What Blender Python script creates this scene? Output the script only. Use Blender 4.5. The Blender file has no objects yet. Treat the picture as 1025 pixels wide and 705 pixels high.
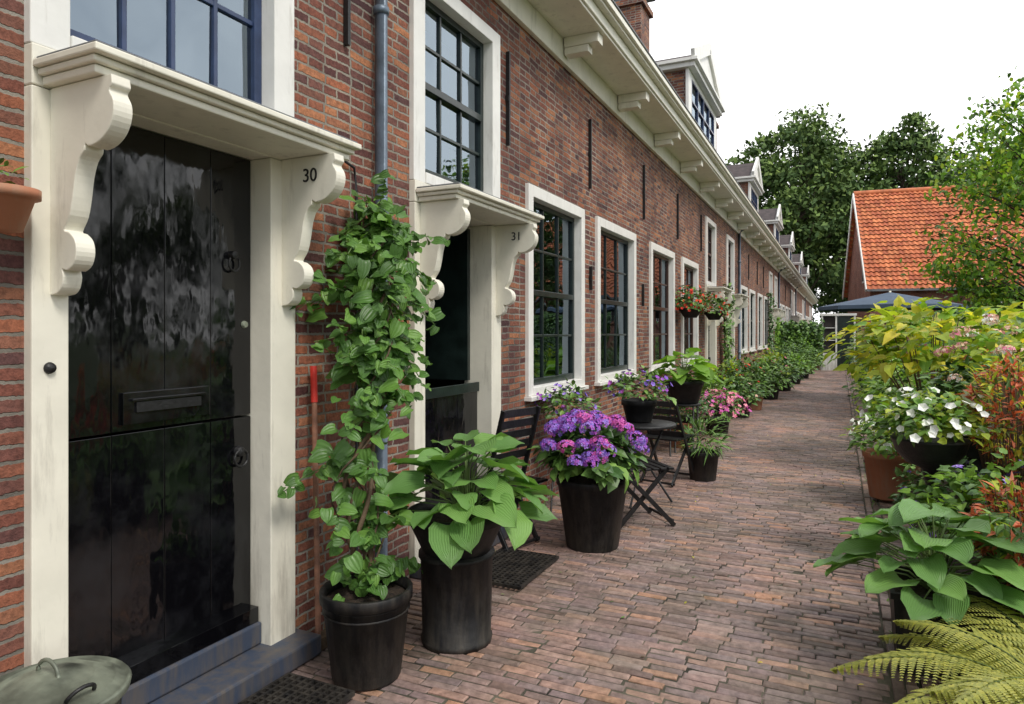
import bpy, math, random
from mathutils import Vector, Matrix, noise
R=random.Random(11)
V=Vector
sc=bpy.context.scene
pi=math.pi
# ------------------------------------------------------------ materials
def newmat(name):
    m=bpy.data.materials.new(name); m.use_nodes=True
    nt=m.node_tree; b=nt.nodes['Principled BSDF']
    return m,nt,b
def N(nt,t,**k):
    n=nt.nodes.new(t)
    for a,v in k.items(): setattr(n,a,v)
    return n
def ramp(nt,stops,interp='LINEAR'):
    r=N(nt,'ShaderNodeValToRGB'); cr=r.color_ramp; cr.interpolation=interp
    while len(cr.elements)<len(stops): cr.elements.new(.5)
    for e,(p,c) in zip(cr.elements,stops):
        e.position=p; e.color=(*c,1)
    return r
def plain(name,c,rough=.5,var=.12,nscale=12,bump=.15,metal=0,bscale=60,spec=.5,coat=0):
    m,nt,b=newmat(name); L=nt.links.new
    tc=N(nt,'ShaderNodeTexCoord'); no=N(nt,'ShaderNodeTexNoise'); no.inputs['Scale'].default_value=nscale; no.inputs['Detail'].default_value=4
    L(tc.outputs['Object'],no.inputs['Vector'])
    r=ramp(nt,[(.3,tuple(x*(1-var*1.6) for x in c)),(.7,tuple(min(1,x*(1+var)) for x in c))])
    L(no.outputs['Fac'],r.inputs['Fac']); L(r.outputs['Color'],b.inputs['Base Color'])
    b.inputs['Roughness'].default_value=rough; b.inputs['Metallic'].default_value=metal
    b.inputs['Specular IOR Level'].default_value=spec; b.inputs['Coat Weight'].default_value=coat
    n2=N(nt,'ShaderNodeTexNoise'); n2.inputs['Scale'].default_value=bscale; n2.inputs['Detail'].default_value=2
    L(tc.outputs['Object'],n2.inputs['Vector'])
    bp=N(nt,'ShaderNodeBump'); bp.inputs['Strength'].default_value=bump; bp.inputs['Distance'].default_value=.01
    L(n2.outputs['Fac'],bp.inputs['Height']); L(bp.outputs['Normal'],b.inputs['Normal'])
    return m
def paint(name,c,dirt=(.33,.30,.25),rough=.42,zd=.22,lo=.56,base=None):
    m=base or plain(name,c,rough,.05,5,.12,bscale=25); nt=m.node_tree; L=nt.links.new; b=nt.nodes['Principled BSDF']
    src=b.inputs['Base Color'].links[0].from_socket
    tc=N(nt,'ShaderNodeTexCoord'); mp=N(nt,'ShaderNodeMapping'); mp.inputs['Scale'].default_value=(14,14,2.2); L(tc.outputs['Object'],mp.inputs[0])
    no=N(nt,'ShaderNodeTexNoise'); no.inputs['Scale'].default_value=1; no.inputs['Detail'].default_value=6; no.inputs['Roughness'].default_value=.7; L(mp.outputs[0],no.inputs['Vector'])
    sp=N(nt,'ShaderNodeSeparateXYZ'); L(tc.outputs['Object'],sp.inputs[0])
    mr=N(nt,'ShaderNodeMapRange'); mr.inputs[1].default_value=0; mr.inputs[2].default_value=.7; mr.inputs[3].default_value=zd; mr.inputs[4].default_value=0; L(sp.outputs['Z'],mr.inputs[0])
    ad=N(nt,'ShaderNodeMath',operation='ADD'); L(no.outputs['Fac'],ad.inputs[0]); L(mr.outputs[0],ad.inputs[1])
    r=ramp(nt,[(lo,(0,0,0)),(.85,(.75,.75,.75))]); L(ad.outputs[0],r.inputs['Fac'])
    mx=N(nt,'ShaderNodeMixRGB'); L(r.outputs['Color'],mx.inputs[0]); L(src,mx.inputs[1]); mx.inputs[2].default_value=(*dirt,1); L(mx.outputs[0],b.inputs['Base Color'])
    return m
def brickmat(name,cols,mortar,bw=.205,rh=.056,ms=.006,stain=.5):
    m,nt,b=newmat(name); L=nt.links.new
    tc=N(nt,'ShaderNodeTexCoord'); sp=N(nt,'ShaderNodeSeparateXYZ'); L(tc.outputs['Object'],sp.inputs[0])
    ad=N(nt,'ShaderNodeMath',operation='ADD'); L(sp.outputs['X'],ad.inputs[0]); L(sp.outputs['Y'],ad.inputs[1])
    cb=N(nt,'ShaderNodeCombineXYZ'); L(ad.outputs[0],cb.inputs[0]); L(sp.outputs['Z'],cb.inputs[1])
    dn=N(nt,'ShaderNodeTexNoise'); dn.inputs['Scale'].default_value=5; dn.inputs['Detail'].default_value=2; L(tc.outputs['Object'],dn.inputs['Vector'])
    ds=N(nt,'ShaderNodeVectorMath',operation='MULTIPLY_ADD'); L(dn.outputs['Color'],ds.inputs[0]); ds.inputs[1].default_value=(.05,.022,0); L(cb.outputs[0],ds.inputs[2])
    dn2=N(nt,'ShaderNodeTexNoise'); dn2.inputs['Scale'].default_value=60; dn2.inputs['Detail'].default_value=2; L(tc.outputs['Object'],dn2.inputs['Vector'])
    ds2=N(nt,'ShaderNodeVectorMath',operation='MULTIPLY_ADD'); L(dn2.outputs['Color'],ds2.inputs[0]); ds2.inputs[1].default_value=(.012,.012,0); L(ds.outputs[0],ds2.inputs[2])
    bt=N(nt,'ShaderNodeTexBrick'); L(ds2.outputs[0],bt.inputs['Vector'])
    bt.inputs['Color1'].default_value=(0,0,0,1); bt.inputs['Color2'].default_value=(1,1,1,1); bt.inputs['Mortar'].default_value=(.5,.5,.5,1)
    bt.inputs['Scale'].default_value=1; bt.inputs['Mortar Size'].default_value=ms; bt.inputs['Mortar Smooth'].default_value=.35
    bt.inputs['Brick Width'].default_value=bw; bt.inputs['Row Height'].default_value=rh; bt.inputs['Bias'].default_value=0
    bt.squash=.55; bt.squash_frequency=2
    n=len(cols); r=ramp(nt,[(i/(n-1),c) for i,c in enumerate(cols)])
    L(bt.outputs['Color'],r.inputs['Fac'])
    gn=N(nt,'ShaderNodeTexNoise'); gn.inputs['Scale'].default_value=38; gn.inputs['Detail'].default_value=4; gn.inputs['Roughness'].default_value=.75; L(tc.outputs['Object'],gn.inputs['Vector'])
    gr=ramp(nt,[(.3,(.5,.5,.52)),(.7,(1.35,1.32,1.28))]); L(gn.outputs['Fac'],gr.inputs['Fac'])
    mu=N(nt,'ShaderNodeMixRGB',blend_type='MULTIPLY'); mu.inputs[0].default_value=.9; L(r.outputs['Color'],mu.inputs[1]); L(gr.outputs['Color'],mu.inputs[2])
    mn=N(nt,'ShaderNodeTexNoise'); mn.inputs['Scale'].default_value=2.5; mn.inputs['Detail'].default_value=4; L(tc.outputs['Object'],mn.inputs['Vector'])
    mr_=ramp(nt,[(.35,tuple(x*.45 for x in mortar)),(.62,mortar)]); L(mn.outputs['Fac'],mr_.inputs['Fac'])
    mx=N(nt,'ShaderNodeMixRGB'); L(bt.outputs['Fac'],mx.inputs[0]); L(mu.outputs[0],mx.inputs[1]); L(mr_.outputs['Color'],mx.inputs[2])
    sn=N(nt,'ShaderNodeTexNoise'); sn.inputs['Scale'].default_value=.9; sn.inputs['Detail'].default_value=5; sn.inputs['Roughness'].default_value=.65; L(tc.outputs['Object'],sn.inputs['Vector'])
    sr=ramp(nt,[(.32,(.5,.5,.56)),(.52,(1,1,1)),(.72,(1.3,1.15,1.02))]); L(sn.outputs['Fac'],sr.inputs['Fac'])
    m2=N(nt,'ShaderNodeMixRGB',blend_type='MULTIPLY'); m2.inputs[0].default_value=stain; L(mx.outputs[0],m2.inputs[1]); L(sr.outputs['Color'],m2.inputs[2])
    L(m2.outputs[0],b.inputs['Base Color']); b.inputs['Roughness'].default_value=.85; b.inputs['Specular IOR Level'].default_value=.25
    hh=N(nt,'ShaderNodeMath',operation='MULTIPLY_ADD'); L(bt.outputs['Fac'],hh.inputs[0]); hh.inputs[1].default_value=-1; L(gn.outputs['Fac'],hh.inputs[2])
    h2=N(nt,'ShaderNodeMath',operation='MULTIPLY_ADD'); L(bt.outputs['Color'],h2.inputs[0]); h2.inputs[1].default_value=.35; L(hh.outputs[0],h2.inputs[2])
    bp=N(nt,'ShaderNodeBump'); bp.inputs['Strength'].default_value=.8; bp.inputs['Distance'].default_value=.009; L(h2.outputs[0],bp.inputs['Height']); L(bp.outputs['Normal'],b.inputs['Normal'])
    return m
def islandmat(name,cols,rough=.45,trans=.0,vein=0,bump=0,spec=.4,nz=0,transcol=None,patch=0):
    m,nt,b=newmat(name); L=nt.links.new
    g=N(nt,'ShaderNodeNewGeometry')
    n=len(cols); r=ramp(nt,[(i/max(1,n-1),c) for i,c in enumerate(cols)])
    L(g.outputs['Random Per Island'],r.inputs['Fac'])
    col=r.outputs['Color']
    tc=N(nt,'ShaderNodeTexCoord')
    if patch:
        for (sc_,st) in ((patch,[(.32,(.68,.70,.64)),(.5,(1,1,1)),(.68,(1.22,1.08,1.0))]),(patch*3.3,[(.38,(.8,.83,.76)),(.55,(1,1,1)),(.7,(1.12,1.07,1.04))])):
            pn=N(nt,'ShaderNodeTexNoise'); pn.inputs['Scale'].default_value=sc_; pn.inputs['Detail'].default_value=4; pn.inputs['Roughness'].default_value=.65; L(tc.outputs['Object'],pn.inputs['Vector'])
            pr=ramp(nt,st); L(pn.outputs['Fac'],pr.inputs['Fac'])
            mu=N(nt,'ShaderNodeMixRGB',blend_type='MULTIPLY'); mu.inputs[0].default_value=1; L(col,mu.inputs[1]); L(pr.outputs['Color'],mu.inputs[2]); col=mu.outputs[0]
    if nz:
        no=N(nt,'ShaderNodeTexNoise'); no.inputs['Scale'].default_value=nz; no.inputs['Detail'].default_value=5; no.inputs['Roughness'].default_value=.65
        L(tc.outputs['Object'],no.inputs['Vector'])
        rr=ramp(nt,[(.3,(.5,.5,.5)),(.7,(1.3,1.3,1.3))]); L(no.outputs['Fac'],rr.inputs['Fac'])
        mu=N(nt,'ShaderNodeMixRGB',blend_type='MULTIPLY'); mu.inputs[0].default_value=.85; L(col,mu.inputs[1]); L(rr.outputs['Color'],mu.inputs[2]); col=mu.outputs[0]
        if bump:
            bp=N(nt,'ShaderNodeBump'); bp.inputs['Strength'].default_value=bump; bp.inputs['Distance'].default_value=.006
            L(no.outputs['Fac'],bp.inputs['Height']); L(bp.outputs['Normal'],b.inputs['Normal'])
    if vein:
        sp=N(nt,'ShaderNodeSeparateXYZ'); L(tc.outputs['UV'],sp.inputs[0])
        mm=N(nt,'ShaderNodeMath',operation='MULTIPLY'); mm.inputs[1].default_value=vein; L(sp.outputs['X'],mm.inputs[0])
        sn=N(nt,'ShaderNodeMath',operation='COSINE'); L(mm.outputs[0],sn.inputs[0])
        rr=ramp(nt,[(0,(.97,.97,.97)),(1,(1.05,1.06,1.04))]); ma=N(nt,'ShaderNodeMath',operation='MULTIPLY_ADD'); ma.inputs[1].default_value=.5; ma.inputs[2].default_value=.5
        L(sn.outputs[0],ma.inputs[0]); L(ma.outputs[0],rr.inputs['Fac'])
        mu=N(nt,'ShaderNodeMixRGB',blend_type='MULTIPLY'); mu.inputs[0].default_value=1; L(col,mu.inputs[1]); L(rr.outputs['Color'],mu.inputs[2]); col=mu.outputs[0]
        bp=N(nt,'ShaderNodeBump'); bp.inputs['Strength'].default_value=.45; bp.inputs['Distance'].default_value=.004; L(ma.outputs[0],bp.inputs['Height']); L(bp.outputs['Normal'],b.inputs['Normal'])
    L(col,b.inputs['Base Color']); b.inputs['Roughness'].default_value=rough; b.inputs['Specular IOR Level'].default_value=spec
    if trans:
        out=nt.nodes['Material Output']; t=N(nt,'ShaderNodeBsdfTranslucent'); mx=N(nt,'ShaderNodeMixShader'); mx.inputs[0].default_value=trans
        tm=N(nt,'ShaderNodeMixRGB',blend_type='MULTIPLY'); tm.inputs[0].default_value=1; L(col,tm.inputs[1]); tm.inputs[2].default_value=(*(transcol or (1.5,1.6,.7)),1)
        L(tm.outputs[0],t.inputs['Color']); L(b.outputs[0],mx.inputs[1]); L(t.outputs[0],mx.inputs[2]); L(mx.outputs[0],out.inputs['Surface'])
    return m
def leafm(name,c,sp=.45,**k):
    d=tuple(x*(1-sp) for x in c); l=(min(1,c[0]*(1+sp*1.5)),min(1,c[1]*(1+sp)),c[2]*(1+sp*.5))
    k.setdefault('trans',.3); 
    return islandmat(name,[d,c,l,c,d],**k)

M={}
M['brick']=brickmat('old_brick',[(.085,.042,.045),(.25,.092,.062),(.13,.065,.062),(.38,.14,.075),(.19,.085,.07),(.46,.20,.10),(.12,.058,.058)],(.34,.31,.26),bw=.2,rh=.052,ms=.0075,stain=.65)
M['brick2']=brickmat('brick_red',[(.24,.10,.075),(.38,.15,.10),(.3,.13,.09)],(.34,.3,.26))
M['cream']=paint('cream_paint',(.80,.77,.66))
M['white']=paint('white_paint',(.80,.79,.75))
M['green_sash']=plain('dark_green_paint',(.012,.022,.02),.3,.3,10,.1)
M['blue_sash']=plain('slate_blue_paint',(.03,.05,.115),.3,.2,10,.1)
M['brown_sash']=plain('brown_paint',(.06,.025,.015),.35,.2,10,.1)
M['step']=paint('blue_step_paint',(.045,.06,.095),dirt=(.12,.10,.08),rough=.55,lo=.6)
M['iron']=plain('wrought_iron',(.010,.010,.011),.5,.3,30,.3)
M['zinc']=plain('zinc_pipe',(.13,.17,.22),.45,.2,9,.2,metal=.3)
M['galv']=plain('galvanised_lid',(.22,.245,.19),.5,.55,7,.5,metal=.35,bscale=20)
M['blackpot']=paint('black_plastic',(.011,.011,.012),dirt=(.06,.052,.042),lo=.56,zd=.2,base=plain('black_plastic',(.011,.011,.012),.55,.4,14,.25,spec=.3,bscale=25))
M['terra']=paint('terracotta',(.42,.17,.09),dirt=(.35,.28,.2),rough=.8,lo=.45,zd=0)
M['soil']=plain('soil',(.035,.022,.014),.95,.5,40,1,bscale=90)
M['wood']=plain('black_slats',(.012,.012,.013),.4,.3,20,.2)
M['barkm']=plain('bark',(.07,.05,.035),.9,.4,14,1,bscale=25)
M['twig']=plain('twig',(.10,.065,.035),.8,.3,14,.5)
M['handle']=plain('wooden_handle',(.22,.10,.06),.7,.3,14,.3)
M['red']=plain('red_grip',(.5,.03,.02),.5,.2,14,.1)
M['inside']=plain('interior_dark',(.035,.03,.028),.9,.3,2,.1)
M['curtain']=plain('curtain',(.55,.53,.48),.9,.1,20,.3)
M['sky_panel']=plain('sky_blue_panel',(.26,.42,.72),.9,.25,2,.1)  # colour of the added transom panels, imitates blue sky reflected in glass
M['parasol']=plain('parasol_cloth',(.07,.105,.16),.85,.1,6,.1)
M['slate']=plain('dark_roof',(.06,.045,.045),.8,.3,6,.4)
M['lead']=plain('lead',(.16,.17,.18),.6,.2,6,.3)
m,nt,b=newmat('black_gloss_door'); L=nt.links.new
tc=N(nt,'ShaderNodeTexCoord'); mp=N(nt,'ShaderNodeMapping'); mp.inputs['Scale'].default_value=(7,7,3.5); L(tc.outputs['Object'],mp.inputs[0])
no=N(nt,'ShaderNodeTexNoise'); no.inputs['Scale'].default_value=1; no.inputs['Detail'].default_value=2.5; L(mp.outputs[0],no.inputs['Vector'])
n3=N(nt,'ShaderNodeTexNoise'); n3.inputs['Scale'].default_value=4; n3.inputs['Detail'].default_value=7; n3.inputs['Roughness'].default_value=.72; L(tc.outputs['Object'],n3.inputs['Vector'])
r=ramp(nt,[(.48,(.003,.003,.004)),(.8,(.016,.017,.02))]); L(n3.outputs['Fac'],r.inputs['Fac']); L(r.outputs['Color'],b.inputs['Base Color'])
r2=ramp(nt,[(.45,(.05,.05,.05)),(.75,(.24,.24,.24))]); L(n3.outputs['Fac'],r2.inputs['Fac']); L(r2.outputs['Color'],b.inputs['Roughness'])
bp=N(nt,'ShaderNodeBump'); bp.inputs['Strength'].default_value=.5; bp.inputs['Distance'].default_value=.012; L(no.outputs['Fac'],bp.inputs['Height']); L(bp.outputs['Normal'],b.inputs['Normal'])
b.inputs['Specular IOR Level'].default_value=.6
M['door']=m
m,nt,b=newmat('old_window_glass'); L=nt.links.new; nt.nodes.remove(b)
out=nt.nodes['Material Output']; gl=N(nt,'ShaderNodeBsdfGlossy'); gl.inputs['Roughness'].default_value=.015; gl.inputs['Color'].default_value=(.74,.88,1,1)  # gloss colour puts the blue of a reflected sky into the panes
tr=N(nt,'ShaderNodeBsdfTransparent'); tr.inputs['Color'].default_value=(.6,.66,.65,1); fr=N(nt,'ShaderNodeFresnel'); fr.inputs['IOR'].default_value=3.3
mx=N(nt,'ShaderNodeMixShader'); L(fr.outputs[0],mx.inputs[0]); L(tr.outputs[0],mx.inputs[1]); L(gl.outputs[0],mx.inputs[2]); L(mx.outputs[0],out.inputs['Surface'])
tc=N(nt,'ShaderNodeTexCoord'); no=N(nt,'ShaderNodeTexNoise'); no.inputs['Scale'].default_value=4; no.inputs['Detail'].default_value=0; L(tc.outputs['Object'],no.inputs['Vector'])
bp=N(nt,'ShaderNodeBump'); bp.inputs['Strength'].default_value=.3; bp.inputs['Distance'].default_value=.01; L(no.outputs['Fac'],bp.inputs['Height']); L(bp.outputs['Normal'],gl.inputs['Normal'])
M['glass']=m
M['paver']=islandmat('paving_clinker',[(.17,.12,.105),(.29,.205,.185),(.22,.165,.165),(.37,.235,.185),(.26,.20,.195),(.18,.125,.11),(.33,.25,.23),(.42,.235,.155)],rough=.6,nz=24,bump=.8,spec=.35,patch=.8)
M['joint']=plain('joint_sand',(.085,.078,.055),.95,.5,4,.8,bscale=120)
M['grass']=plain('grass',(.05,.085,.022),.9,.4,3,1,bscale=50)
M['tile']=islandmat('orange_pantile',[(.5,.13,.05),(.66,.22,.09),(.42,.11,.05),(.58,.17,.07)],rough=.7,nz=2.2)
M['hosta']=leafm('hosta_leaf',(.15,.30,.085),.25,vein=100,rough=.4,trans=.25)
M['vine']=leafm('vine_leaf',(.095,.21,.045),.4,rough=.38,vein=25,trans=.2)
M['dark']=leafm('dark_leaf',(.055,.13,.032),.45,rough=.4,trans=0)
M['mid']=leafm('mid_leaf',(.11,.22,.045),.4,trans=0)
M['lime']=leafm('lime_leaf',(.32,.42,.05),.35,trans=.4)
M['yel']=leafm('yellow_leaf',(.55,.52,.07),.3,trans=.4)
M['bright']=leafm('bright_leaf',(.17,.33,.05),.4,trans=.35)
M['fern']=leafm('fern_leaf',(.36,.38,.09),.25,trans=.35)
M['redl']=leafm('red_tip_leaf',(.52,.16,.08),.35,trans=.3,transcol=(1.5,1,.7))
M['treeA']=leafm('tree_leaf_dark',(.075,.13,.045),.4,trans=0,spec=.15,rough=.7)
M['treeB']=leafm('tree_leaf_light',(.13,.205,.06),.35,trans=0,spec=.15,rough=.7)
M['stem']=plain('green_stem',(.12,.19,.05),.6,.2,10,.1)
M['purple']=islandmat('purple_petal',[(.22,.07,.48),(.38,.09,.52),(.48,.12,.5),(.26,.12,.58)],.6)
M['magenta']=islandmat('magenta_petal',[(.60,.07,.36),(.65,.15,.46),(.5,.06,.33)],.6)
M['violet']=islandmat('violet_petal',[(.14,.08,.46),(.26,.15,.58),(.38,.26,.66)],.6)
M['pink']=islandmat('pink_petal',[(.8,.2,.35),(.85,.4,.45),(.7,.1,.25)],.6)
M['peach']=islandmat('peach_petal',[(.75,.45,.33),(.8,.58,.45),(.7,.35,.25)],.6)
M['redf']=islandmat('red_petal',[(.75,.03,.015),(.85,.09,.03),(.65,.02,.02)],.6)
M['whitef']=islandmat('white_petal',[(.80,.83,.74),(.88,.89,.84)],.6)

# ------------------------------------------------------------ mesh builder
class MB:
    def __init__(s): s.v=[];s.f=[];s.m=[];s.uv=[];s.sm=[];s.mats=[]
    def mi(s,m):
        if isinstance(m,str): m=M[m]
        if m not in s.mats: s.mats.append(m)
        return s.mats.index(m)
    def add(s,vs,fs,m,uvs=None,smooth=False):
        b=len(s.v); s.v.extend([tuple(v) for v in vs]); k=s.mi(m)
        for f in fs: s.f.append(tuple(b+i for i in f)); s.m.append(k); s.sm.append(smooth)
        s.uv.extend(uvs if uvs else [(0,0)]*len(vs))
    def box(s,x0,x1,y0,y1,z0,z1,m):
        vs=[(x,y,z) for x in (x0,x1) for y in (y0,y1) for z in (z0,z1)]
        s.add(vs,[(0,1,3,2),(4,6,7,5),(0,4,5,1),(2,3,7,6),(0,2,6,4),(1,5,7,3)],m)
    def beam(s,p0,p1,w,h,m,up=(0,0,1)):
        p0=V(p0);p1=V(p1);d=(p1-p0).normalized();u=V(up)
        if abs(d.dot(u))>.98:u=V((1,0,0))
        a=d.cross(u).normalized()*w/2; c=a.cross(d).normalized()*h/2
        vs=[p+i*a+j*c for p in(p0,p1) for i in(-1,1) for j in(-1,1)]
        s.add(vs,[(0,1,3,2),(4,6,7,5),(0,4,5,1),(2,3,7,6),(0,2,6,4),(1,5,7,3)],m)
    def lathe(s,c,prof,m,n=28,axis='z',smooth=True):
        c=V(c);vs=[];fs=[]
        for r,z in prof:
            for i in range(n):
                a=2*pi*i/n
                if axis=='z': vs.append(c+V((r*math.cos(a),r*math.sin(a),z)))
                elif axis=='x': vs.append(c+V((z,r*math.cos(a),r*math.sin(a))))
                else: vs.append(c+V((r*math.cos(a),z,r*math.sin(a))))
        for k in range(len(prof)-1):
            for i in range(n):
                j=(i+1)%n; fs.append((k*n+i,k*n+j,(k+1)*n+j,(k+1)*n+i))
        s.add(vs,fs,m,smooth=smooth)
    def tube(s,pts,rad,m,n=7):
        pts=[V(p) for p in pts]; vs=[];fs=[]
        if not isinstance(rad,(list,tuple)): rad=[rad]*len(pts)
        for k,p in enumerate(pts):
            d=(pts[min(k+1,len(pts)-1)]-pts[max(k-1,0)])
            if d.length<1e-6:d=V((0,0,1))
            d.normalize(); u=V((0,0,1)) if abs(d.z)<.9 else V((1,0,0))
            a=d.cross(u).normalized(); c=a.cross(d)
            for i in range(n):
                t=2*pi*i/n; vs.append(p+(a*math.cos(t)+c*math.sin(t))*rad[k])
        for k in range(len(pts)-1):
            for i in range(n):
                j=(i+1)%n; fs.append((k*n+i,k*n+j,(k+1)*n+j,(k+1)*n+i))
        fs.append(tuple(range(n))); fs.append(tuple((len(pts)-1)*n+i for i in range(n)))
        s.add(vs,fs,m,smooth=True)
    def obj(s,name,parent=None,bevel=0):
        me=bpy.data.meshes.new(name); me.from_pydata(s.v,[],s.f)
        for m in s.mats: me.materials.append(m)
        me.polygons.foreach_set('material_index',s.m); me.polygons.foreach_set('use_smooth',s.sm)
        ul=me.uv_layers.new(name='UVMap'); li=[0]*len(me.loops); me.loops.foreach_get('vertex_index',li)
        fl=[]
        for i in li: fl.extend(s.uv[i])
        ul.data.foreach_set('uv',fl); me.update()
        o=bpy.data.objects.new(name,me); sc.collection.objects.link(o)
        if parent: o.parent=parent
        if bevel:
            b=o.modifiers.new('bevel','BEVEL'); b.width=bevel; b.segments=2; b.limit_method='ANGLE'; b.angle_limit=math.radians(40)
        return o
def empty(name,loc=(0,0,0)):
    e=bpy.data.objects.new(name,None); e.location=loc; sc.collection.objects.link(e); return e
def ru(): 
    while True:
        v=V((R.uniform(-1,1),R.uniform(-1,1),R.uniform(-1,1)))
        if .05<v.length<1: return v.normalized()
LT={('heart',0):([0,.12,.5,1],[.35,.95,.85,.02],[-.12,-.1,0,0]),
    ('heart',1):([0,.08,.22,.42,.65,.85,1],[.22,.78,1,1,.82,.46,.02],[0,-.14,-.08,0,0,0,0]),
    ('oval',0):([0,.3,.65,1],[.08,.9,.85,.02],[0]*4),
    ('oval',1):([0,.12,.3,.5,.7,.88,1],[.08,.55,.92,1,.8,.4,.02],[0]*7),
    ('lance',0):([0,.3,.65,1],[.15,1,.6,.02],[0]*4)}
def leaf(mb,p,d,n,L,W,kind,m,droop=.3,fold=.22,q=0):
    p=V(p);d=V(d).normalized();n=V(n); s=d.cross(n)
    if s.length<1e-4: s=d.cross(V((1,.3,.2)))
    s.normalize(); n=s.cross(d)
    T,Wd,B=LT[(kind,q)]; cols=(-1,0,1) if q==0 else (-1,-.55,0,.55,1); nc=len(cols)
    vs=[];uv=[];ph=R.uniform(0,6)
    for t,w,bk in zip(T,Wd,B):
        for c in cols:
            e=abs(c)
            pos=p+d*L*(t+bk*e)-n*droop*L*t*t+s*(c*w*W/2)+n*(fold*W*.5*w*(e if q==0 else (e**1.3)-.35*e*e))
            if q: pos+=n*(.05*W*e*math.sin(t*11+ph+c*2))
            vs.append(pos);uv.append(((c+1)/2,t))
    fs=[(k*nc+i,k*nc+i+1,(k+1)*nc+i+1,(k+1)*nc+i) for k in range(len(T)-1) for i in range(nc-1)]
    mb.add(vs,fs,m,uv,smooth=bool(q))
def bush(mb,c,r,n,L,W,kind,m,q=0,shell=.5,up=.5,zmin=-.4,droop=.3):
    c=V(c); sd=V((R.uniform(-9,9),R.uniform(-9,9),0)); ms=m if isinstance(m,list) else [m]
    for i in range(n):
        u=ru()
        while u.z<zmin:u=ru()
        k=(shell+(1-shell)*R.random()**.6)*(1+.55*noise.noise(u*1.9+sd))
        p=c+V((u.x*r[0]*k,u.y*r[1]*k,u.z*r[2]*k))
        d=u+ru()*.8; d.z*=.6; nn=V((0,0,up*1.6))+u*.6+ru()*.45
        g=R.uniform(.65,1.2); mm=ms[int(len(ms)*.5*(1+noise.noise(p*3)*1.6+R.uniform(-.6,.6)))%len(ms)]
        leaf(mb,p,d,nn,L*g,W*g,kind,mm,droop,q=q)
def floret(mb,p,n,s,m,k=4):
    n=V(n).normalized(); a=n.cross(ru()).normalized(); b=n.cross(a)
    for i in range(k):
        t=2*pi*i/k; e=a*math.cos(t)+b*math.sin(t); g=n.cross(e)*(.42 if k==4 else .36)
        mb.add([p,p+(e*.6+g)*s+n*s*.15,p+e*s*1.05,p+(e*.6-g)*s+n*s*.15],[(0,1,2,3)],m)
def trumpet(mb,p,n,s,m,cm=None):
    n=V(n).normalized(); a=n.cross(ru()).normalized(); b=n.cross(a); vs=[p-n*s*.5]
    for i in range(10):
        t=2*pi*i/10; r=s*(1.0 if i%2 else .8); vs.append(p+(a*math.cos(t)+b*math.sin(t))*r+n*s*.1)
    mb.add(vs,[(0,1+i,1+(i+1)%10) for i in range(10)],m)
def flowers(mb,c,r,n,s,m,kind='floret',zmin=-.1,k=5):
    c=V(c);ms=m if isinstance(m,list) else [m]
    for i in range(n):
        u=ru()
        while u.z<zmin:u=ru()
        kk=R.uniform(.85,1.2); p=c+V((u.x*r[0]*kk,u.y*r[1]*kk,u.z*r[2]*kk)); nn=u+V((0,0,.3))+ru()*.6
        (floret(mb,p,nn,s*R.uniform(.7,1.1),R.choice(ms),k) if kind=='floret' else trumpet(mb,p,nn,s*R.uniform(.6,1.1),R.choice(ms)))
def head(mb,c,r,m,n=55,s=.016):
    ms=m if isinstance(m,list) else [m]
    for i in range(n):
        u=ru()
        if u.z<-.35: continue
        floret(mb,V(c)+V((u.x*r,u.y*r,u.z*r*.75)),u+ru()*.25,s*R.uniform(.8,1.15),R.choice(ms))
def pot(mb,c,h,rt,rb,m,soil=True,rim=.012):
    mb.lathe(c,[(0.001,0.002),(rb,0.002),(rb+.004,.01),(rt,h-.05),(rt+rim,h-.048),(rt+rim,h-.004),(rt+rim-.004,h),(rt-.006,h),(rt-.012,h-.04)],m)
    mb.lathe(c,[(rt-.01,h-.05),(rt*.5,h-.035),(.001,h-.03)],'soil')
def hosta(mb,c,n,R0,H0,L,m='hosta',asp=.90):
    c=V(c)
    for i in range(n):
        f=(i+.5)/n; az=i*2.4+R.uniform(-.3,.3); rr=R0*(.1+.9*math.sqrt(f)); hh=H0*(1-.85*f)*R.uniform(.8,1.12)
        o=V((math.cos(az),math.sin(az),0)); p=c+o*rr+V((0,0,hh)); mid=c+o*rr*.35+V((0,0,hh*.7))
        mb.tube([c+o*.02,mid,p],[.005,.0045,.003],'stem',5)
        g=R.uniform(.6,1.12); t=V((-o.y,o.x,0))*R.uniform(-.6,.6)
        leaf(mb,p,o+t+V((0,0,.22-.5*f+R.uniform(-.25,.25))),V((0,0,1))+o*(.35*f)+ru()*.38,L*g,L*g*asp,'heart',m,R.uniform(.08,.34),.45,q=1)

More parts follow.
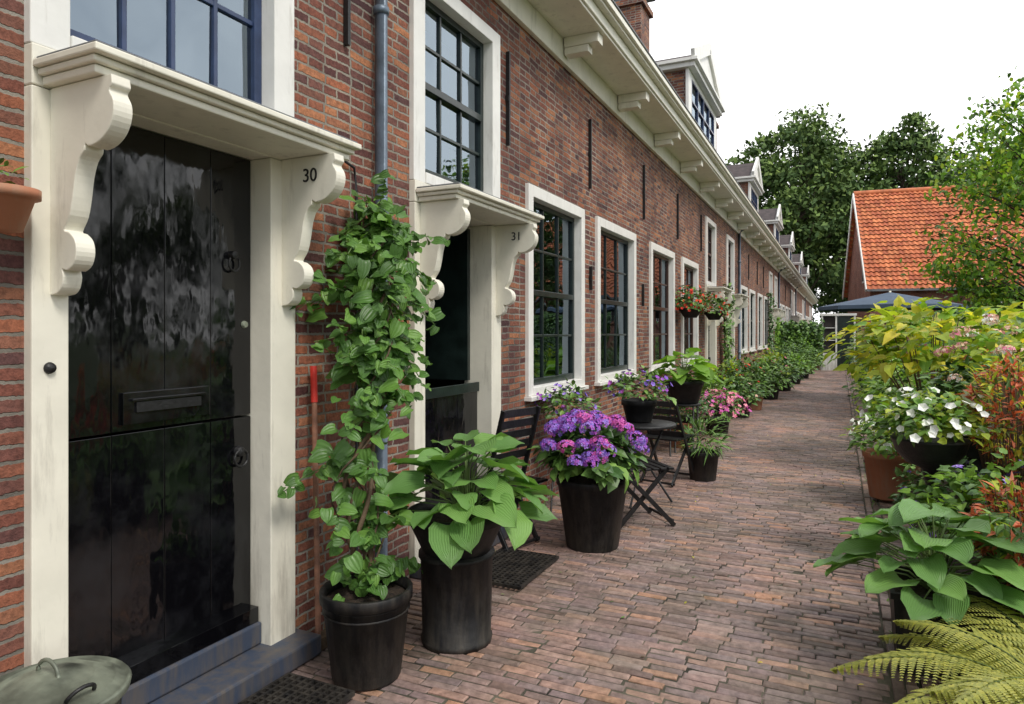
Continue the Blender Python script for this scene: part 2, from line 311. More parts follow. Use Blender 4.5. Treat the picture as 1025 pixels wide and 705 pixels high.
# ------------------------------------------------------------ terrace
WX=-2.42; YE=72.0
house=empty('brick_row_house')
doors=[(1.33,'30',False),(3.56,'31',True),(13.9,None,False),(16.7,None,False)]
wins=[(5.30,6.72,'green_sash'),(7.14,8.71,'green_sash'),(9.49,11.02,'brown_sash'),(11.63,13.05,'brown_sash')]
base=19.2
while base<66:
    for o in (0,2.0,4.3,6.3): wins.append((base+o,base+o+1.4,'green_sash'))
    doors+= [(base+8.3,None,False),(base+10.6,None,False)]; base+=12.6
doors=[d for d in doors if d[0]<70]; wins=[w for w in wins if w[1]<71]
wins+=[(-3.2,-1.8,'green_sash'),(-.9,.5,'green_sash')]
ops=[(d[0],d[0]+1.2,.0,3.86) for d in doors]+[(w[0],w[1],1.0,2.82) for w in wins]
def wallgrid(mb,y0,y1,z0,z1,ops,x,m):
    ys=sorted({y0,y1}|{o[0] for o in ops}|{o[1] for o in ops}); zs=sorted({z0,z1}|{o[2] for o in ops}|{o[3] for o in ops})
    zs=[z for z in zs if z0<=z<=z1]
    for a,b_ in zip(ys,ys[1:]):
        for c,d in zip(zs,zs[1:]):
            yc=(a+b_)/2;zc=(c+d)/2
            if any(o[0]<yc<o[1] and o[2]<zc<o[3] for o in ops): continue
            mb.add([(x,a,c),(x,b_,c),(x,b_,d),(x,a,d)],[(0,1,2,3)],m)
w=MB(); wallgrid(w,-6,YE,-.05,4.34,ops,WX,'brick')
for y in (-6,YE):
    w.add([(WX,y,-.05),(-8,y,-.05),(-8,y,4.34),(-5.2,y,8.0),(WX,y,4.34)],[(0,1,2,3,4)],'brick')
w.add([(-8,-6,-.05),(-8,YE,-.05),(-8,YE,4.34),(-8,-6,4.34)],[(0,1,2,3)],'brick')
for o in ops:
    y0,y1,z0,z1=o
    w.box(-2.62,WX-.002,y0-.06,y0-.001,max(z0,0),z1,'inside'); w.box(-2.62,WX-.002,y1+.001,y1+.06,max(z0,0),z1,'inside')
w.obj('front_wall',house)
w=MB(); w.add([(-3.5,-6,0),(-3.5,YE,0),(-3.5,YE,4.3),(-3.5,-6,4.3)],[(0,1,2,3)],'inside')
w.add([(-3.5,-6,.02),(-3.5,YE,.02),(-2.5,YE,.02),(-2.5,-6,.02)],[(0,1,2,3)],'inside')
w.add([(-3.5,-6,4.3),(-3.5,YE,4.3),(-2.5,YE,4.3),(-2.5,-6,4.3)],[(0,1,2,3)],'inside')
w.obj('interior',house)
w=MB()
w.add([(-2.0,-6.2,4.52),(-2.0,YE+.2,4.52),(-5.2,YE+.2,8.1),(-5.2,-6.2,8.1)],[(0,1,2,3)],'slate')
w.add([(-8.3,-6.2,4.3),(-8.3,YE+.2,4.3),(-5.2,YE+.2,8.1),(-5.2,-6.2,8.1)],[(0,1,2,3)],'slate')
w.obj('roof',house)
w=MB(); Y0,Y1=-6.1,YE+.1
w.box(-2.50,-1.98,Y0,Y1,4.345,4.37,'cream')
w.box(-2.418,-2.37,Y0,Y1,4.12,4.343,'cream')
w.box(-2.03,-1.96,Y0,Y1,4.373,4.47,'cream')
w.box(-2.06,-1.90,Y0,Y1,4.473,4.50,'cream')
w.box(-2.08,-1.87,Y0,Y1,4.503,4.56,'cream')
w.box(-2.10,-1.86,Y0,Y1,4.563,4.585,'lead')
y=.8
while y<YE-.5:
    w.box(-2.36,-2.02,y,y+.14,4.25,4.343,'cream'); w.box(-2.36,-2.12,y+.01,y+.13,4.18,4.248,'cream')
    y+=1.75
w.obj('eaves_cornice',house,bevel=.006)
def sash(fr,ss,gl,y0,y1,z0,z1,cols,rows,fm,sm,fw=.10,rail=True,top=.1):
    fr.box(-2.60,-2.385,y0,y0+fw,z0,z1,fm); fr.box(-2.60,-2.385,y1-fw,y1,z0,z1,fm)
    fr.box(-2.60,-2.383,y0+fw,y1-fw,z1-top,z1,fm); fr.box(-2.60,-2.375,y0+fw,y1-fw,z0,z0+.07,fm)
    a,b_,c,d=y0+fw,y1-fw,z0+.07,z1-top; t=.045
    ss.box(-2.52,-2.465,a,a+t,c,d,sm); ss.box(-2.52,-2.465,b_-t,b_,c,d,sm)
    ss.box(-2.52,-2.466,a+t,b_-t,c,c+.06,sm); ss.box(-2.52,-2.466,a+t,b_-t,d-t,d,sm)
    a+=t;b_-=t;c+=.06;d-=t
    if rail: ss.box(-2.525,-2.455,a,b_,(c+d)/2-.025,(c+d)/2+.025,sm)
    for i in range(1,cols):
        yy=a+(b_-a)*i/cols; ss.box(-2.508,-2.473,yy-.011,yy+.011,c,d,sm)
    for i in range(1,rows):
        if rail and i*2==rows: continue
        zz=c+(d-c)*i/rows; ss.box(-2.506,-2.475,a,b_,zz-.011,zz+.011,sm)
    for i in range(cols):
        for j in range(rows):
            ya,yb=a+(b_-a)*i/cols,a+(b_-a)*(i+1)/cols; za,zb=c+(d-c)*j/rows,c+(d-c)*(j+1)/rows
            x=-2.49; e=[R.uniform(-.0025,.0025) for _ in range(3)]
            gl.add([(x+e[0],ya,za),(x+e[1],yb,za),(x+e[1]+e[2],yb,zb),(x+e[0]+e[2],ya,zb)],[(0,1,2,3)],'glass')
fr=MB();ss=MB();gl=MB();cu=MB()
for (a,b_,sm) in wins:
    sash(fr,ss,gl,a,b_,1.0,2.82,3,4,'white',sm)
    fr.box(-2.60,-2.35,a-.02,b_+.02,.96,.998,'white')
    if R.random()<.75:
        zt_=R.choice([1.5,1.62,1.75])
        for k in range(24):
            t=k/24; ya=a+.12+(b_-a-.24)*t; yb=a+.12+(b_-a-.24)*(t+1/24); xa=-2.66+.02*math.sin(k*1.9); xb=-2.66+.02*math.sin((k+1)*1.9)
            cu.add([(xa,ya,1.05),(xb,yb,1.05),(xb,yb,zt_),(xa,ya,zt_)],[(0,1,2,3)],'curtain')
for i,(y0,num,op) in enumerate(doors):
    sash(fr,ss,gl,y0,y0+1.2,2.5,3.86,4 if i==0 else 3,4 if i else 3,'white','blue_sash' if i==0 else ('green_sash' if i==1 else 'brown_sash'),fw=.13,rail=(i!=0),top=.1)
    if i<2: cu.box(-2.80,-2.79,y0+.1,y0+1.1,2.55,3.8,'sky_panel')  # added blue panel behind the transom, stands in for sky reflection
fr.obj('window_frames',house,bevel=.004); ss.obj('window_sashes',house,bevel=.003); gl.obj('window_glass',house); cu.obj('curtains_sky_panels',house)
PROF=[(0,0),(.315,0),(.32,-.03),(.305,-.05),(.325,-.085),(.325,-.13),(.30,-.175),(.255,-.205),(.205,-.215),(.185,-.205),(.18,-.225),(.155,-.25),(.135,-.30),(.122,-.37),(.105,-.43),(.075,-.475),(.10,-.485),(.13,-.51),(.14,-.55),(.125,-.59),(.09,-.61),(.065,-.605),(.07,-.63),(.06,-.665),(.035,-.685),(.0,-.69)]
def smoothprof(P):
    out=[P[0]]
    for i in range(1,len(P)-2):
        p0,p1,p2,p3=P[i-1],P[i],P[i+1],P[i+2]
        for k in range(3):
            t=k/3
            if i<2: out.append((p1[0]+(p2[0]-p1[0])*t,p1[1]+(p2[1]-p1[1])*t)); continue
            out.append(tuple(.5*(2*p1[j]+(p2[j]-p0[j])*t+(2*p0[j]-5*p1[j]+4*p2[j]-p3[j])*t*t+(3*p1[j]-p0[j]-3*p2[j]+p3[j])*t**3) for j in (0,1)))
    return out+[P[-2],P[-1]]
PROF=smoothprof(PROF)
def bracket(mb,yc,z,w_=.065):
    n=len(PROF); vs=[(-2.378+u,yc-w_/2,z+h) for u,h in PROF]+[(-2.378+u,yc+w_/2,z+h) for u,h in PROF]
    mb.add(vs,[tuple(range(n)),tuple(range(2*n-1,n-1,-1))]+[(i,n+i,n+(i+1)%n,(i+1)%n) for i in range(n)],'cream')
for i,(y0,num,op) in enumerate(doors):
    f=MB(); a=y0+.12; c=y0+1.04; e=y0+1.2
    f.box(-2.62,-2.378,y0,a,.09,2.36,'cream'); f.box(-2.62,-2.378,c,e,.09,2.36,'cream')
    f.box(-2.62,-2.376,y0,e,2.362,2.498,'cream')
    f.box(-2.374,-2.10,y0+.03,e+.06,2.365,2.392,'cream'); f.box(-2.374,-2.08,y0+.015,e+.075,2.394,2.415,'cream'); f.box(-2.374,-2.05,y0,e+.09,2.417,2.442,'cream')
    f.box(-2.374,-2.065,y0+.01,e+.08,2.444,2.454,'lead')
    o=f.obj('door_frame',house,bevel=.005)
    f=MB(); bracket(f,y0+.09,2.363); bracket(f,e-.06,2.363); f.obj('scroll_brackets',house,bevel=.004)
    f=MB(); f.box(-2.62,-2.25,y0+.04,e+.04,0,.095,'step'); f.box(-2.60,-2.43,a+.002,c-.002,.097,.2,'step'); f.obj('door_step',house,bevel=.01)
    d=MB(); X0,X1=-2.55,-2.50
    if not op:
        bw=(c-a-.01)/4 
        for (z0,z1) in ((.215,1.155),(1.165,2.355)):
            for k in range(4):
                d.box(X0,X1+R.uniform(-.002,.002),a+.005+bw*k+.0015,a+.005+bw*(k+1)-.0015,z0,z1,'door')
        d.beam((-2.475,a+.01,.235),(-2.475,c-.01,.235),.06,.07,'door')
        d.box(X1+.001,X1+.016,a+.27,c-.25,1.19,1.315,'door'); d.box(X1+.017,X1+.024,a+.32,c-.30,1.235,1.275,'iron')
        d.box(X1+.0165,X1+.03,a+.30,c-.28,1.28,1.29,'door')
        kx=X1+.02
        d.tube([(kx,c-.12+.03*math.sin(t),1.86+.035*math.cos(t)) for t in [j*pi/8 for j in range(2,15)]],.006,'iron'); d.lathe((X1,c-.12,1.90),[(.001,.03),(.018,.028),(.02,0)],'iron',12,'x')
        d.tube([(kx,c-.08+.038*math.sin(t),.97+.038*math.cos(t)) for t in [j*pi/10 for j in range(21)]],.007,'iron'); d.lathe((X1,c-.08,1.0),[(.001,.03),(.022,.022),(.026,0)],'iron',14,'x')
        d.lathe((X1,c-.045,1.585),[(.001,.012),(.014,.012),(.018,0)],'galv',14,'x')
    else:
        bw=(c-a-.01)/3
        for k in range(3): d.box(X0,X1,a+.005+bw*k+.0015,a+.005+bw*(k+1)-.0015,.215,1.16,'door')
        d.box(X1,X1+.02,a+.01,c-.01,1.10,1.17,'green_sash'); d.box(X1,X1+.018,a+.01,c-.01,.23,.33,'green_sash')
        d.box(-3.35,-2.56,c-.05,c-.01,1.18,2.34,'green_sash')
    d.obj('door_leaf',house,bevel=.003)
    if num:
        cu_=bpy.data.curves.new('number','FONT'); cu_.body=num; cu_.size=.088; cu_.extrude=.002; cu_.align_x='CENTER'
        t=bpy.data.objects.new('house_number_'+num,cu_); t.location=(-2.205,e-.06-.0335-.001,2.245); t.rotation_euler=(pi/2,0,0); t.data.materials.append(M['iron']); t.parent=house; sc.collection.objects.link(t)
d=MB(); d.lathe((-2.376,1.385,1.43),[(.001,.014),(.016,.012),(.02,0)],'iron',14,'x')
for (y,z0,z1) in [(2.94,3.1,3.85),(4.93,3.05,3.8),(6.93,3.08,3.82),(9.15,3.08,3.82),(11.3,3.08,3.82),(13.4,3.1,3.8),(6.95,2.0,2.25),(9.1,1.9,2.2)]+[(k,3.08,3.82) for k in (19,21,23.3,25.3,31.7,36,40,44)]:
    d.beam((-2.40,y,z0),(-2.40,y,z1),.022,.03,'iron'); d.box(-2.418,-2.39,y-.02,y+.02,(z0+z1)/2-.02,(z0+z1)/2+.02,'iron')
d.obj('iron_wall_anchors',house)
d=MB()
for y in (3.19,18.6,31.5,44,56):
    d.tube([(-2.36,y,.02),(-2.36,y,4.1),(-2.30,y,4.2),(-2.05,y,4.36)],.036,'zinc',14)
    for z in (1.0,2.2,3.36): d.lathe((-2.36,y,z),[(.036,0),(.046,.004),(.046,.04),(.036,.044)],'zinc',14)
d.tube([(-2.40,3.02,0),(-2.40,3.02,2.3),(-2.4,3.0,2.45),(-2.4,2.8,2.5)],.008,'iron',6)
d.obj('downpipe',house)
for k,(y0,wd) in enumerate([(12.7,3.1),(22.2,2.4),(31.3,2.3),(40.5,2.2),(51,2.2),(62,2.2)]):
    d=MB(); y1=y0+wd; zb=4.6; zt=6.4 if k==0 else 6.2; x=-2.5
    d.box(-4.6,x-.06,y0+.05,y1-.05,zb,zt,'brick')
    d.box(x-.058,x,y0,y0+.3,zb,zt,'white'); d.box(x-.058,x,y1-.3,y1,zb,zt,'white'); d.box(x-.058,x,y0+.3,y1-.3,zb,zb+.15,'white'); d.box(x-.058,x,y0+.3,y1-.3,zt-.12,zt,'white')
    d.box(-4.0,x+.12,y0-.08,y1+.08,zt+.002,zt+.09,'white'); d.box(-4.0,x+.18,y0-.14,y1+.14,zt+.092,zt+.15,'white')
    ym=(y0+y1)/2; zp=zt+.152
    vs=[(xx,yy,zz) for xx in (x-.02,x+.08) for yy,zz in ((y0,zp),(y1,zp),(ym,zp+.68))]
    d.add(vs,[(0,1,2),(3,5,4),(0,3,4,1),(1,4,5,2),(2,5,3,0)],'white')
    for s_ in (-1,1):
        d.beam((x+.1,ym+s_*(wd/2+.12),zp+.02),(x+.1,ym,zp+.76),.24,.07,'white',up=(1,0,0))
    d.add([(x,y0-.1,zp),(x,ym,zp+.7),(-4.8,ym,zp+.7),(-4.8,y0-.1,zp),(x,y1+.1,zp),(-4.8,y1+.1,zp)],[(0,1,2,3),(4,1,2,5)],'slate')
    a,b_=y0+.3,y1-.3; c,e=zb+.15,zt-.12
    d.add([(x-.03,a,c),(x-.03,b_,c),(x-.03,b_,e),(x-.03,a,e)],[(0,1,2,3)],'glass'); d.box(x-.3,x-.2,a,b_,c,e,'curtain')
    for i in range(5): yy=a+(b_-a)*i/4; d.box(x-.045,x+.002,yy-.02,yy+.02,c,e,'blue_sash')
    for i in range(5): zz=c+(e-c)*i/4; d.box(x-.043,x+.0,a,b_,zz-.02,zz+.02,'blue_sash')
    d.obj('dormer',house,bevel=.005)
d=MB()
for y in (14.6,24,36,48,60):
    d.box(-4.55,-3.9,y,y+.75,6,8.7,'brick'); d.box(-4.62,-3.83,y-.07,y+.82,8.702,8.82,'brick'); d.box(-4.5,-3.95,y+.05,y+.70,8.822,8.95,'lead')
    d.box(-4.66,-3.79,y-.11,y+.86,9.1,9.16,'lead')
    for xx in (-4.5,-4.0):
        for yy in (y+.1,y+.6): d.box(xx,xx+.06,yy,yy+.06,8.952,9.098,'lead')
d.obj('chimneys',house)

# ------------------------------------------------------------ ground, path
g=MB(); g.add([(-700,-700,-.06),(700,-700,-.06),(700,900,-.06),(-700,900,-.06)],[(0,1,2,3)],'grass'); g.obj('ground')
def und(x,y): return .014*noise.noise(V((x*1.1,y*1.1,0)))+.006*noise.noise(V((x*3,y*3,5)))
g=MB(); 
nx,ny=30,330
vs=[(-2.42+2.95*i/nx,-2+34*j/ny,und(-2.42+2.95*i/nx,-2+34*j/ny)-.008+.004*R.random()) for j in range(ny+1) for i in range(nx+1)]
g.add(vs,[(j*(nx+1)+i,j*(nx+1)+i+1,(j+1)*(nx+1)+i+1,(j+1)*(nx+1)+i) for j in range(ny) for i in range(nx)],'joint')
def paver(cx,cy,lx,ly,yaw=0,dz=0):
    z=und(cx,cy)+dz+R.uniform(-.003,.003); tx,ty=R.uniform(-.06,.06),R.uniform(-.02,.02); ca,sa=math.cos(yaw),math.sin(yaw)
    vs=[]
    for (k,zz) in ((0,-.03),(0,-.005),(.006,0)):
        for sx,sy in ((-1,-1),(1,-1),(1,1),(-1,1)):
            ex=sx*(lx/2-k)+(R.uniform(-.004,.004) if k else 0); ey=sy*(ly/2-k)+(R.uniform(-.002,.002) if k else 0)
            vs.append((cx+ex*ca-ey*sa,cy+ex*sa+ey*ca,z+zz+ex*ty+ey*tx))
    fs=[(8,9,10,11)]+[(a+i,a+(i+1)%4,a+4+(i+1)%4,a+4+i) for a in (0,4) for i in range(4)]
    g.add(vs,fs,'paver')
y=-1.0
while y<31:
    x=-2.42-R.uniform(0,.2); jog=.010*noise.noise(V((0,y*.8,3)))
    while x<.19:
        l=R.uniform(.15,.20); x1=min(x+l,.2)
        if x1-x>.05:
            cx=(x+x1)/2; bow=.05*math.sin((cx+2.4)*1.1+y*.21)+.022*noise.noise(V((cx*1.5,y*.6,1)))
            paver(cx,y+bow+jog,x1-x-R.uniform(.003,.008),R.uniform(.042,.049),R.uniform(-.02,.02))
        x=x1
    y+=.0525
y=-1.0
while y<31:
    l=.2; paver(.232,y+l/2,.048,l-.008,R.uniform(-.015,.015),.004); paver(.287,y+l/2+.06,.048,l-.008,R.uniform(-.015,.015),.0)
    y+=l
y=-1.0
while y<31:
    paver(.42,y,.19,.047,R.uniform(-.03,.03),-.002); y+=.055
g.obj('brick_path')
g=MB(); g.add([(-2.42,32,-.02),(3.0,32,-.02),(3.0,90,-.02),(-2.42,90,-.02)],[(0,1,2,3)],'joint'); g.obj('far_path')
g=MB(); nx,ny=14,140
vs=[(.53+1.9*i/nx,-1+32.9*j/ny,.01+.03*noise.noise(V((i*.9,j*.7,0)))) for j in range(ny+1) for i in range(nx+1)]
g.add(vs,[(j*(nx+1)+i,j*(nx+1)+i+1,(j+1)*(nx+1)+i+1,(j+1)*(nx+1)+i) for j in range(ny) for i in range(nx)],'soil')
for k in range(1100):
    x=R.uniform(.5,2.3);y=R.uniform(1,30); leaf(g,(x,y,.02),ru()+V((0,0,.8)),V((0,0,1)),.09,.05,'oval',R.choice(['mid','dark']))
g.obj('garden_bed')
g=MB()
for k in range(2200):
    x=R.choice([-2.42+abs(R.gauss(0,.07)),.52-abs(R.gauss(0,.06)),.26+R.gauss(0,.02)]);y=R.uniform(2,22)
    if noise.noise(V((x,y*1.4,7)))<-.05: continue
    leaf(g,(x,y,.0),ru()*.7+V((0,0,.6)),V((0,0,1)),.028,.014,'oval','mid')
for k in range(230):
    x=R.choice([R.uniform(-2.35,.5),-2.3+abs(R.gauss(0,.3))]); y=R.uniform(2,12); leaf(g,(x,y,und(x,y)+.008),V((R.uniform(-1,1),R.uniform(-1,1),.05)),V((0,0,1))+ru()*.2,.024,.013,'oval',R.choice(['yel','twig','mid','twig']))
g.obj('weeds_and_fallen_leaves')

# ------------------------------------------------------------ left side objects
def mat_grid(name,cx,cy,sx,sy,n1,n2):
    b=MB()
    for i in range(n1+1): x=cx-sx/2+sx*i/n1; b.box(x-.006,x+.006,cy-sy/2,cy+sy/2,.016,.034,'blackpot')
    for i in range(n2+1): y=cy-sy/2+sy*i/n2; b.box(cx-sx/2,cx+sx/2,y-.006,y+.006,.014,.032,'blackpot')
    b.obj(name)
mat_grid('door_mat',-1.93,4.0,.42,.62,12,18)
mat_grid('door_mat',-2.03,2.0,.36,.62,10,18)
b=MB(); bx,by,bz=-2.10,1.22,.04
c=(bx,by,0)
b.lathe(c,[(.001,.005),(.17,.005),(.19,.46),(.197,.465),(.197,.48)],'galv'); b.lathe(c,[(.212,.47),(.216,.49),(.208,.50),(.20,.49),(.175,.508),(.17,.502),(.12,.53),(.115,.524),(.06,.545),(.001,.548)],'galv',40)
b.tube([(bx+.05*math.cos(t),by,.54+.045*math.sin(t)) for t in [k*pi/10 for k in range(11)]],.006,'galv')
b.tube([(bx+.15+.02*math.sin(t),by+.04*math.cos(t),.515+.03*math.sin(t)) for t in [k*pi/10 for k in range(11)]],.006,'iron')
b.tube([(bx+.20,by+.035*math.cos(t),.40+.035*math.sin(t)) for t in [k*pi/8 for k in range(17)]],.005,'galv')
b.obj('dustbin')
b=MB(); b.lathe((-2.31,1.21,1.86),[(.001,0),(.05,0),(.082,.10),(.098,.102),(.098,.13),(.084,.13),(.078,.11),(.001,.10)],'terra'); bush(b,(-2.31,1.19,2.01),(.06,.06,.06),26,.045,.02,'oval','mid'); b.obj('hanging_terracotta_pot')
b=MB(); b.tube([(-2.30,2.60,.02),(-2.365,2.645,1.20)],.014,'handle'); b.tube([(-2.365,2.645,1.20),(-2.375,2.65,1.38)],.017,'red'); b.box(-2.33,-2.27,2.56,2.80,.0,.06,'twig'); b.obj('broom')
# climber in bucket
b=MB(); pc=V((-1.93,2.50,0)); pot(b,pc,.40,.195,.15,'blackpot')
for z in (.3,.335): b.lathe((pc.x,pc.y,z),[(.188,0),(.196,.006),(.188,.012)],'blackpot')
axis=[V((-1.95,2.52,.38)),V((-2.00,2.56,.62)),V((-2.10,2.62,.9)),V((-2.10,2.76,1.2)),V((-2.15,2.85,1.5)),V((-2.2,2.93,1.8)),V((-2.27,3.00,2.06)),V((-2.3,3.04,2.16))]
def onax(t):
    t=max(0,min(.999,t))*(len(axis)-1); i=int(t); return axis[i].lerp(axis[i+1],t-i)
for s_ in range(8):
    ph=s_*1.05; rr=.05+.01*s_; pts=[onax(t/24)+V((rr*math.cos(ph+t*.55),rr*math.sin(ph+t*.55),0))*min(1,t/4+.2) for t in range(25)]
    b.tube(pts,[.013-.0003*k for k in range(25)] if s_<4 else .005,'twig',6)
b.tube([(-2.2,2.85,.3),(-2.3,2.95,2.15)],.006,'twig')
def vleaf(p,sz):
    d=ru(); d.z=-abs(d.z)*.6; leaf(b,p,d+V((.25,-.2,0)),V((.7,-.5,.8))+ru()*.6,sz,sz*R.uniform(.70,.9),'heart','vine',.2,.35,q=1)
def shoot(t0,o,ln,s0=.06,s1=.108,two=2):
    p=onax(t0); pts=[p]; o=V(o).normalized()
    for k in range(7):
        o=(o+V((0,0,-.10))+ru()*.22).normalized(); q_=pts[-1]+o*ln/7; q_.x=max(q_.x,-2.38); pts.append(q_)
    b.tube(pts,.0028,'stem',5)
    for k in range(1,8):
        for h in range(two): vleaf(pts[k]+ru()*.02,R.uniform(s0,s1)*(1-.05*k))
for s_ in range(52):
    t0=R.choice([R.uniform(.45,1),R.uniform(.45,1),R.uniform(.02,.45)]); o=ru(); o.z=abs(o.z)*.4+.05; o.x=abs(o.x)*.7-.1; shoot(t0,o,R.uniform(.15,.38))
for a_ in ((.68,(-.25,-1,.25),.46),(.66,(-.1,-1,.5),.42),(.72,(-.2,-1,.1),.40),(.6,(.0,-1,.2),.36),(.3,(-.3,-1,.1),.36),(.25,(.2,-1,.0),.34),(.85,(.3,.8,.3),.42),(.8,(.4,.9,.1),.40),(.6,(.4,1,.3),.40),(.7,(.5,.9,.1),.38),(.5,(.4,.9,.1),.34),(.96,(0,-.6,.5),.25),(.90,(-.1,-.9,.2),.3)): shoot(*a_)
for k in range(360):
    t0=.46+.54*R.random()**.8 if k%5 else R.uniform(.1,.5); sp_=.07+.05*math.sin(t0*11+1); p=onax(t0)+V((R.gauss(.03,.09),R.gauss(0,sp_+.06),R.gauss(0,.06))); p.x=max(p.x,-2.38)
    vleaf(p,R.uniform(.055,.108))
for k in range(70):
    o=ru(); p=pc+V((o.x*.17*R.random()**.5,o.y*.19*R.random()**.5,.41+abs(R.gauss(0,.06)))); vleaf(p,R.uniform(.04,.065))
b.obj('climbing_hydrangea')
b=MB(); hc=V((-1.74,2.98,0))
b.lathe(hc,[(.001,.002),(.175,.002),(.18,.03),(.172,.035),(.182,.43),(.192,.432),(.192,.452),(.001,.455)],'blackpot')
pot(b,hc+V((0,0,.457)),.20,.24,.17,'blackpot'); hosta(b,hc+V((.04,.02,.60)),58,.31,.38,.215); b.obj('potted_hosta')
def chair(name,x,y,rot,back=True,h=.88,fold=1):
    b=MB(); w_=.2; mt=Matrix.Translation((x,y,0))@Matrix.Rotation(rot,4,'Z')
    T=lambda p: mt@V(p)
    for s_ in (-w_,w_):
        b.beam(T((s_,-.24*fold,.012)),T((s_,.22*fold,h)) if back else T((s_,.19,.45)),.02,.034,'wood')
        b.beam(T((s_*.86,.24*fold,.012)),T((s_*.86,-.20*fold,.47)),.02,.034,'wood')
    b.beam(T((-w_,.23*fold,.03)),T((w_,.23*fold,.03)),.016,.02,'iron'); b.beam(T((-w_,-.23*fold,.05)),T((w_,-.23*fold,.05)),.016,.02,'iron')
    for k in range(7):
        yy=-.21+.4*k/6; b.beam(T((-w_-.01,yy,.465)),T((w_+.01,yy,.465)),.048,.018,'wood')
    if back:
        for k in range(5):
            z=h-.03-.08*k; yy=.22*fold-(h-z)*.46/h*fold; b.beam(T((-w_,yy-.014,z)),T((w_,yy-.014,z)),.014,.055,'wood')
    return b.obj(name,bevel=.002)
chair('folding_chair',-2.19,4.48,-1.57-.25,True,1.0,.62)
chair('folding_chair',-1.50,5.45,2.3,False)
chair('folding_chair',-1.62,7.1,2.9,True,.85)
b=MB(); tc_=(-1.62,6.1,0)
b.lathe(tc_,[(.001,.70),(.30,.70),(.305,.705),(.305,.722),(.30,.727),(.001,.727)],'iron',32)
for k in range(3):
    a=k*2*pi/3+.4; o=V((math.cos(a),math.sin(a),0)); b.tube([V(tc_)+o*.27+V((0,0,.01)),V(tc_)+o*.05+V((0,0,.35)),V(tc_)+o*.2+V((0,0,.7))],.011,'iron')
b.lathe(tc_,[(.05,.34),(.06,.35),(.05,.36)],'iron',16); b.obj('bistro_table')
b=MB(); hc=V((-1.62,4.72,0)); pot(b,hc,.50,.25,.185,'blackpot'); bush(b,hc+V((0,0,.64)),(.31,.31,.19),460,.13,.08,'oval',['dark','mid'],q=0,droop=.4)
for k in range(38):
    u=ru(); u.z=abs(u.z)*.9+.05; p=hc+V((u.x*.35,u.y*.35,.65+u.z*.31))
    head(b,p,R.uniform(.05,.085),R.choice([['magenta','purple'],['magenta','magenta','purple'],['purple','violet']]) if p.x>hc.x-.08 else ['violet','purple'],80,.018)
b.obj('potted_hydrangea')
def potplant(name,c,h,rt,rb,pm,r,n,L,W,kind,lm,fl=None,z=0,q=0,up=.5):
    b=MB(); c=V(c); pot(b,c+V((0,0,z)),h,rt,rb,pm); cc=c+V((0,0,z+h+r[2]*.45)); bush(b,cc,r,n,L,W,kind,lm,q=q,up=up)
    if fl:
        for (nf,sz,fm,kd) in fl: flowers(b,cc,r,nf,sz,fm,kd)
    return b.obj(name)
potplant('potted_petunia',(-1.66,6.15,0),.2,.15,.11,'blackpot',(.27,.27,.17),340,.06,.035,'oval','mid',[(60,.026,['violet','purple'],'t')],z=.73)
b=MB(); c=V((-2.15,5.55,0)); b.lathe(c,[(.001,.56),(.15,.56),(.15,.58),(.001,.58)],'iron',20)
for k in range(3):
    a=k*2.1; b.tube([c+V((math.cos(a)*.16,math.sin(a)*.16,.01)),c+V((math.cos(a)*.12,math.sin(a)*.12,.57))],.008,'iron')
pot(b,c+V((0,0,.582)),.2,.14,.1,'blackpot'); bush(b,c+V((0,0,.89)),(.25,.25,.19),340,.06,.035,'oval','mid'); flowers(b,c+V((0,0,.89)),(.25,.25,.19),50,.026,['violet','purple'],'t'); b.obj('potted_petunia')
b=MB(); c=V((-1.75,8.6,0)); 
for dx in (-.14,.14):
    for dy in (-.14,.14): b.tube([c+V((dx,dy,.01)),c+V((dx,dy,.64))],.012,'iron')
b.lathe(c,[(.001,.64),(.2,.64),(.2,.665),(.001,.665)],'iron',20); pot(b,c+V((0,0,.667)),.28,.23,.17,'blackpot'); hosta(b,c+V((0,0,.90)),44,.30,.38,.22,'bright'); b.obj('potted_hosta')
potplant('potted_grass',(-1.30,7.35,0),.3,.16,.13,'blackpot',(.2,.2,.2),260,.16,.02,'lance','mid')
potplant('potted_fern',(-1.95,9.3,0),.3,.17,.13,'terra',(.28,.28,.3),300,.13,.04,'lance',['mid','dark'])
potplant('potted_impatiens',(-1.68,10.7,0),.25,.18,.15,'blackpot',(.42,.55,.28),500,.06,.035,'oval','mid',[(230,.036,['pink','pink','magenta'],'floret')])
potplant('potted_fuchsia',(-2.0,9.9,0),.35,.15,.12,'blackpot',(.3,.3,.35),350,.07,.04,'oval','dark',[(30,.025,['pink'],'floret')])
for (x,y,r,h,lm,fl) in [(-1.95,12.2,.35,.75,'bright',None),(-1.6,13.0,.3,.5,'dark','peach'),(-2.0,13.6,.35,.95,'lime',None),(-1.55,14.4,.35,.6,'mid',None),(-1.9,15.6,.45,.9,'dark','redf'),(-1.45,16.8,.4,.7,'mid',None),(-1.85,18,.5,1.0,'bright',None),(-1.35,19.3,.45,.75,'dark',None),(-1.75,20.5,.5,1.15,'lime','pink'),(-1.25,22,.45,.8,'bright',None),(-1.7,23.3,.55,1.2,'dark',None),(-1.15,24.8,.5,.8,'mid',None),(-1.6,26.4,.6,1.35,'dark',None),(-1.1,27.6,.5,.9,'mid',None),(-1.5,29.3,.7,1.5,'bright',None),(-1.7,32,.7,1.7,'dark',None)]:
    potplant('potted_shrub',(x,y,0),.28,r*.5,r*.4,R.choice(['blackpot','terra','blackpot']),(r,r,h*.5),int(420*r/.4),.11,.06,'oval',[lm,'mid'],[(25,.04,fl,'floret')] if fl else None)
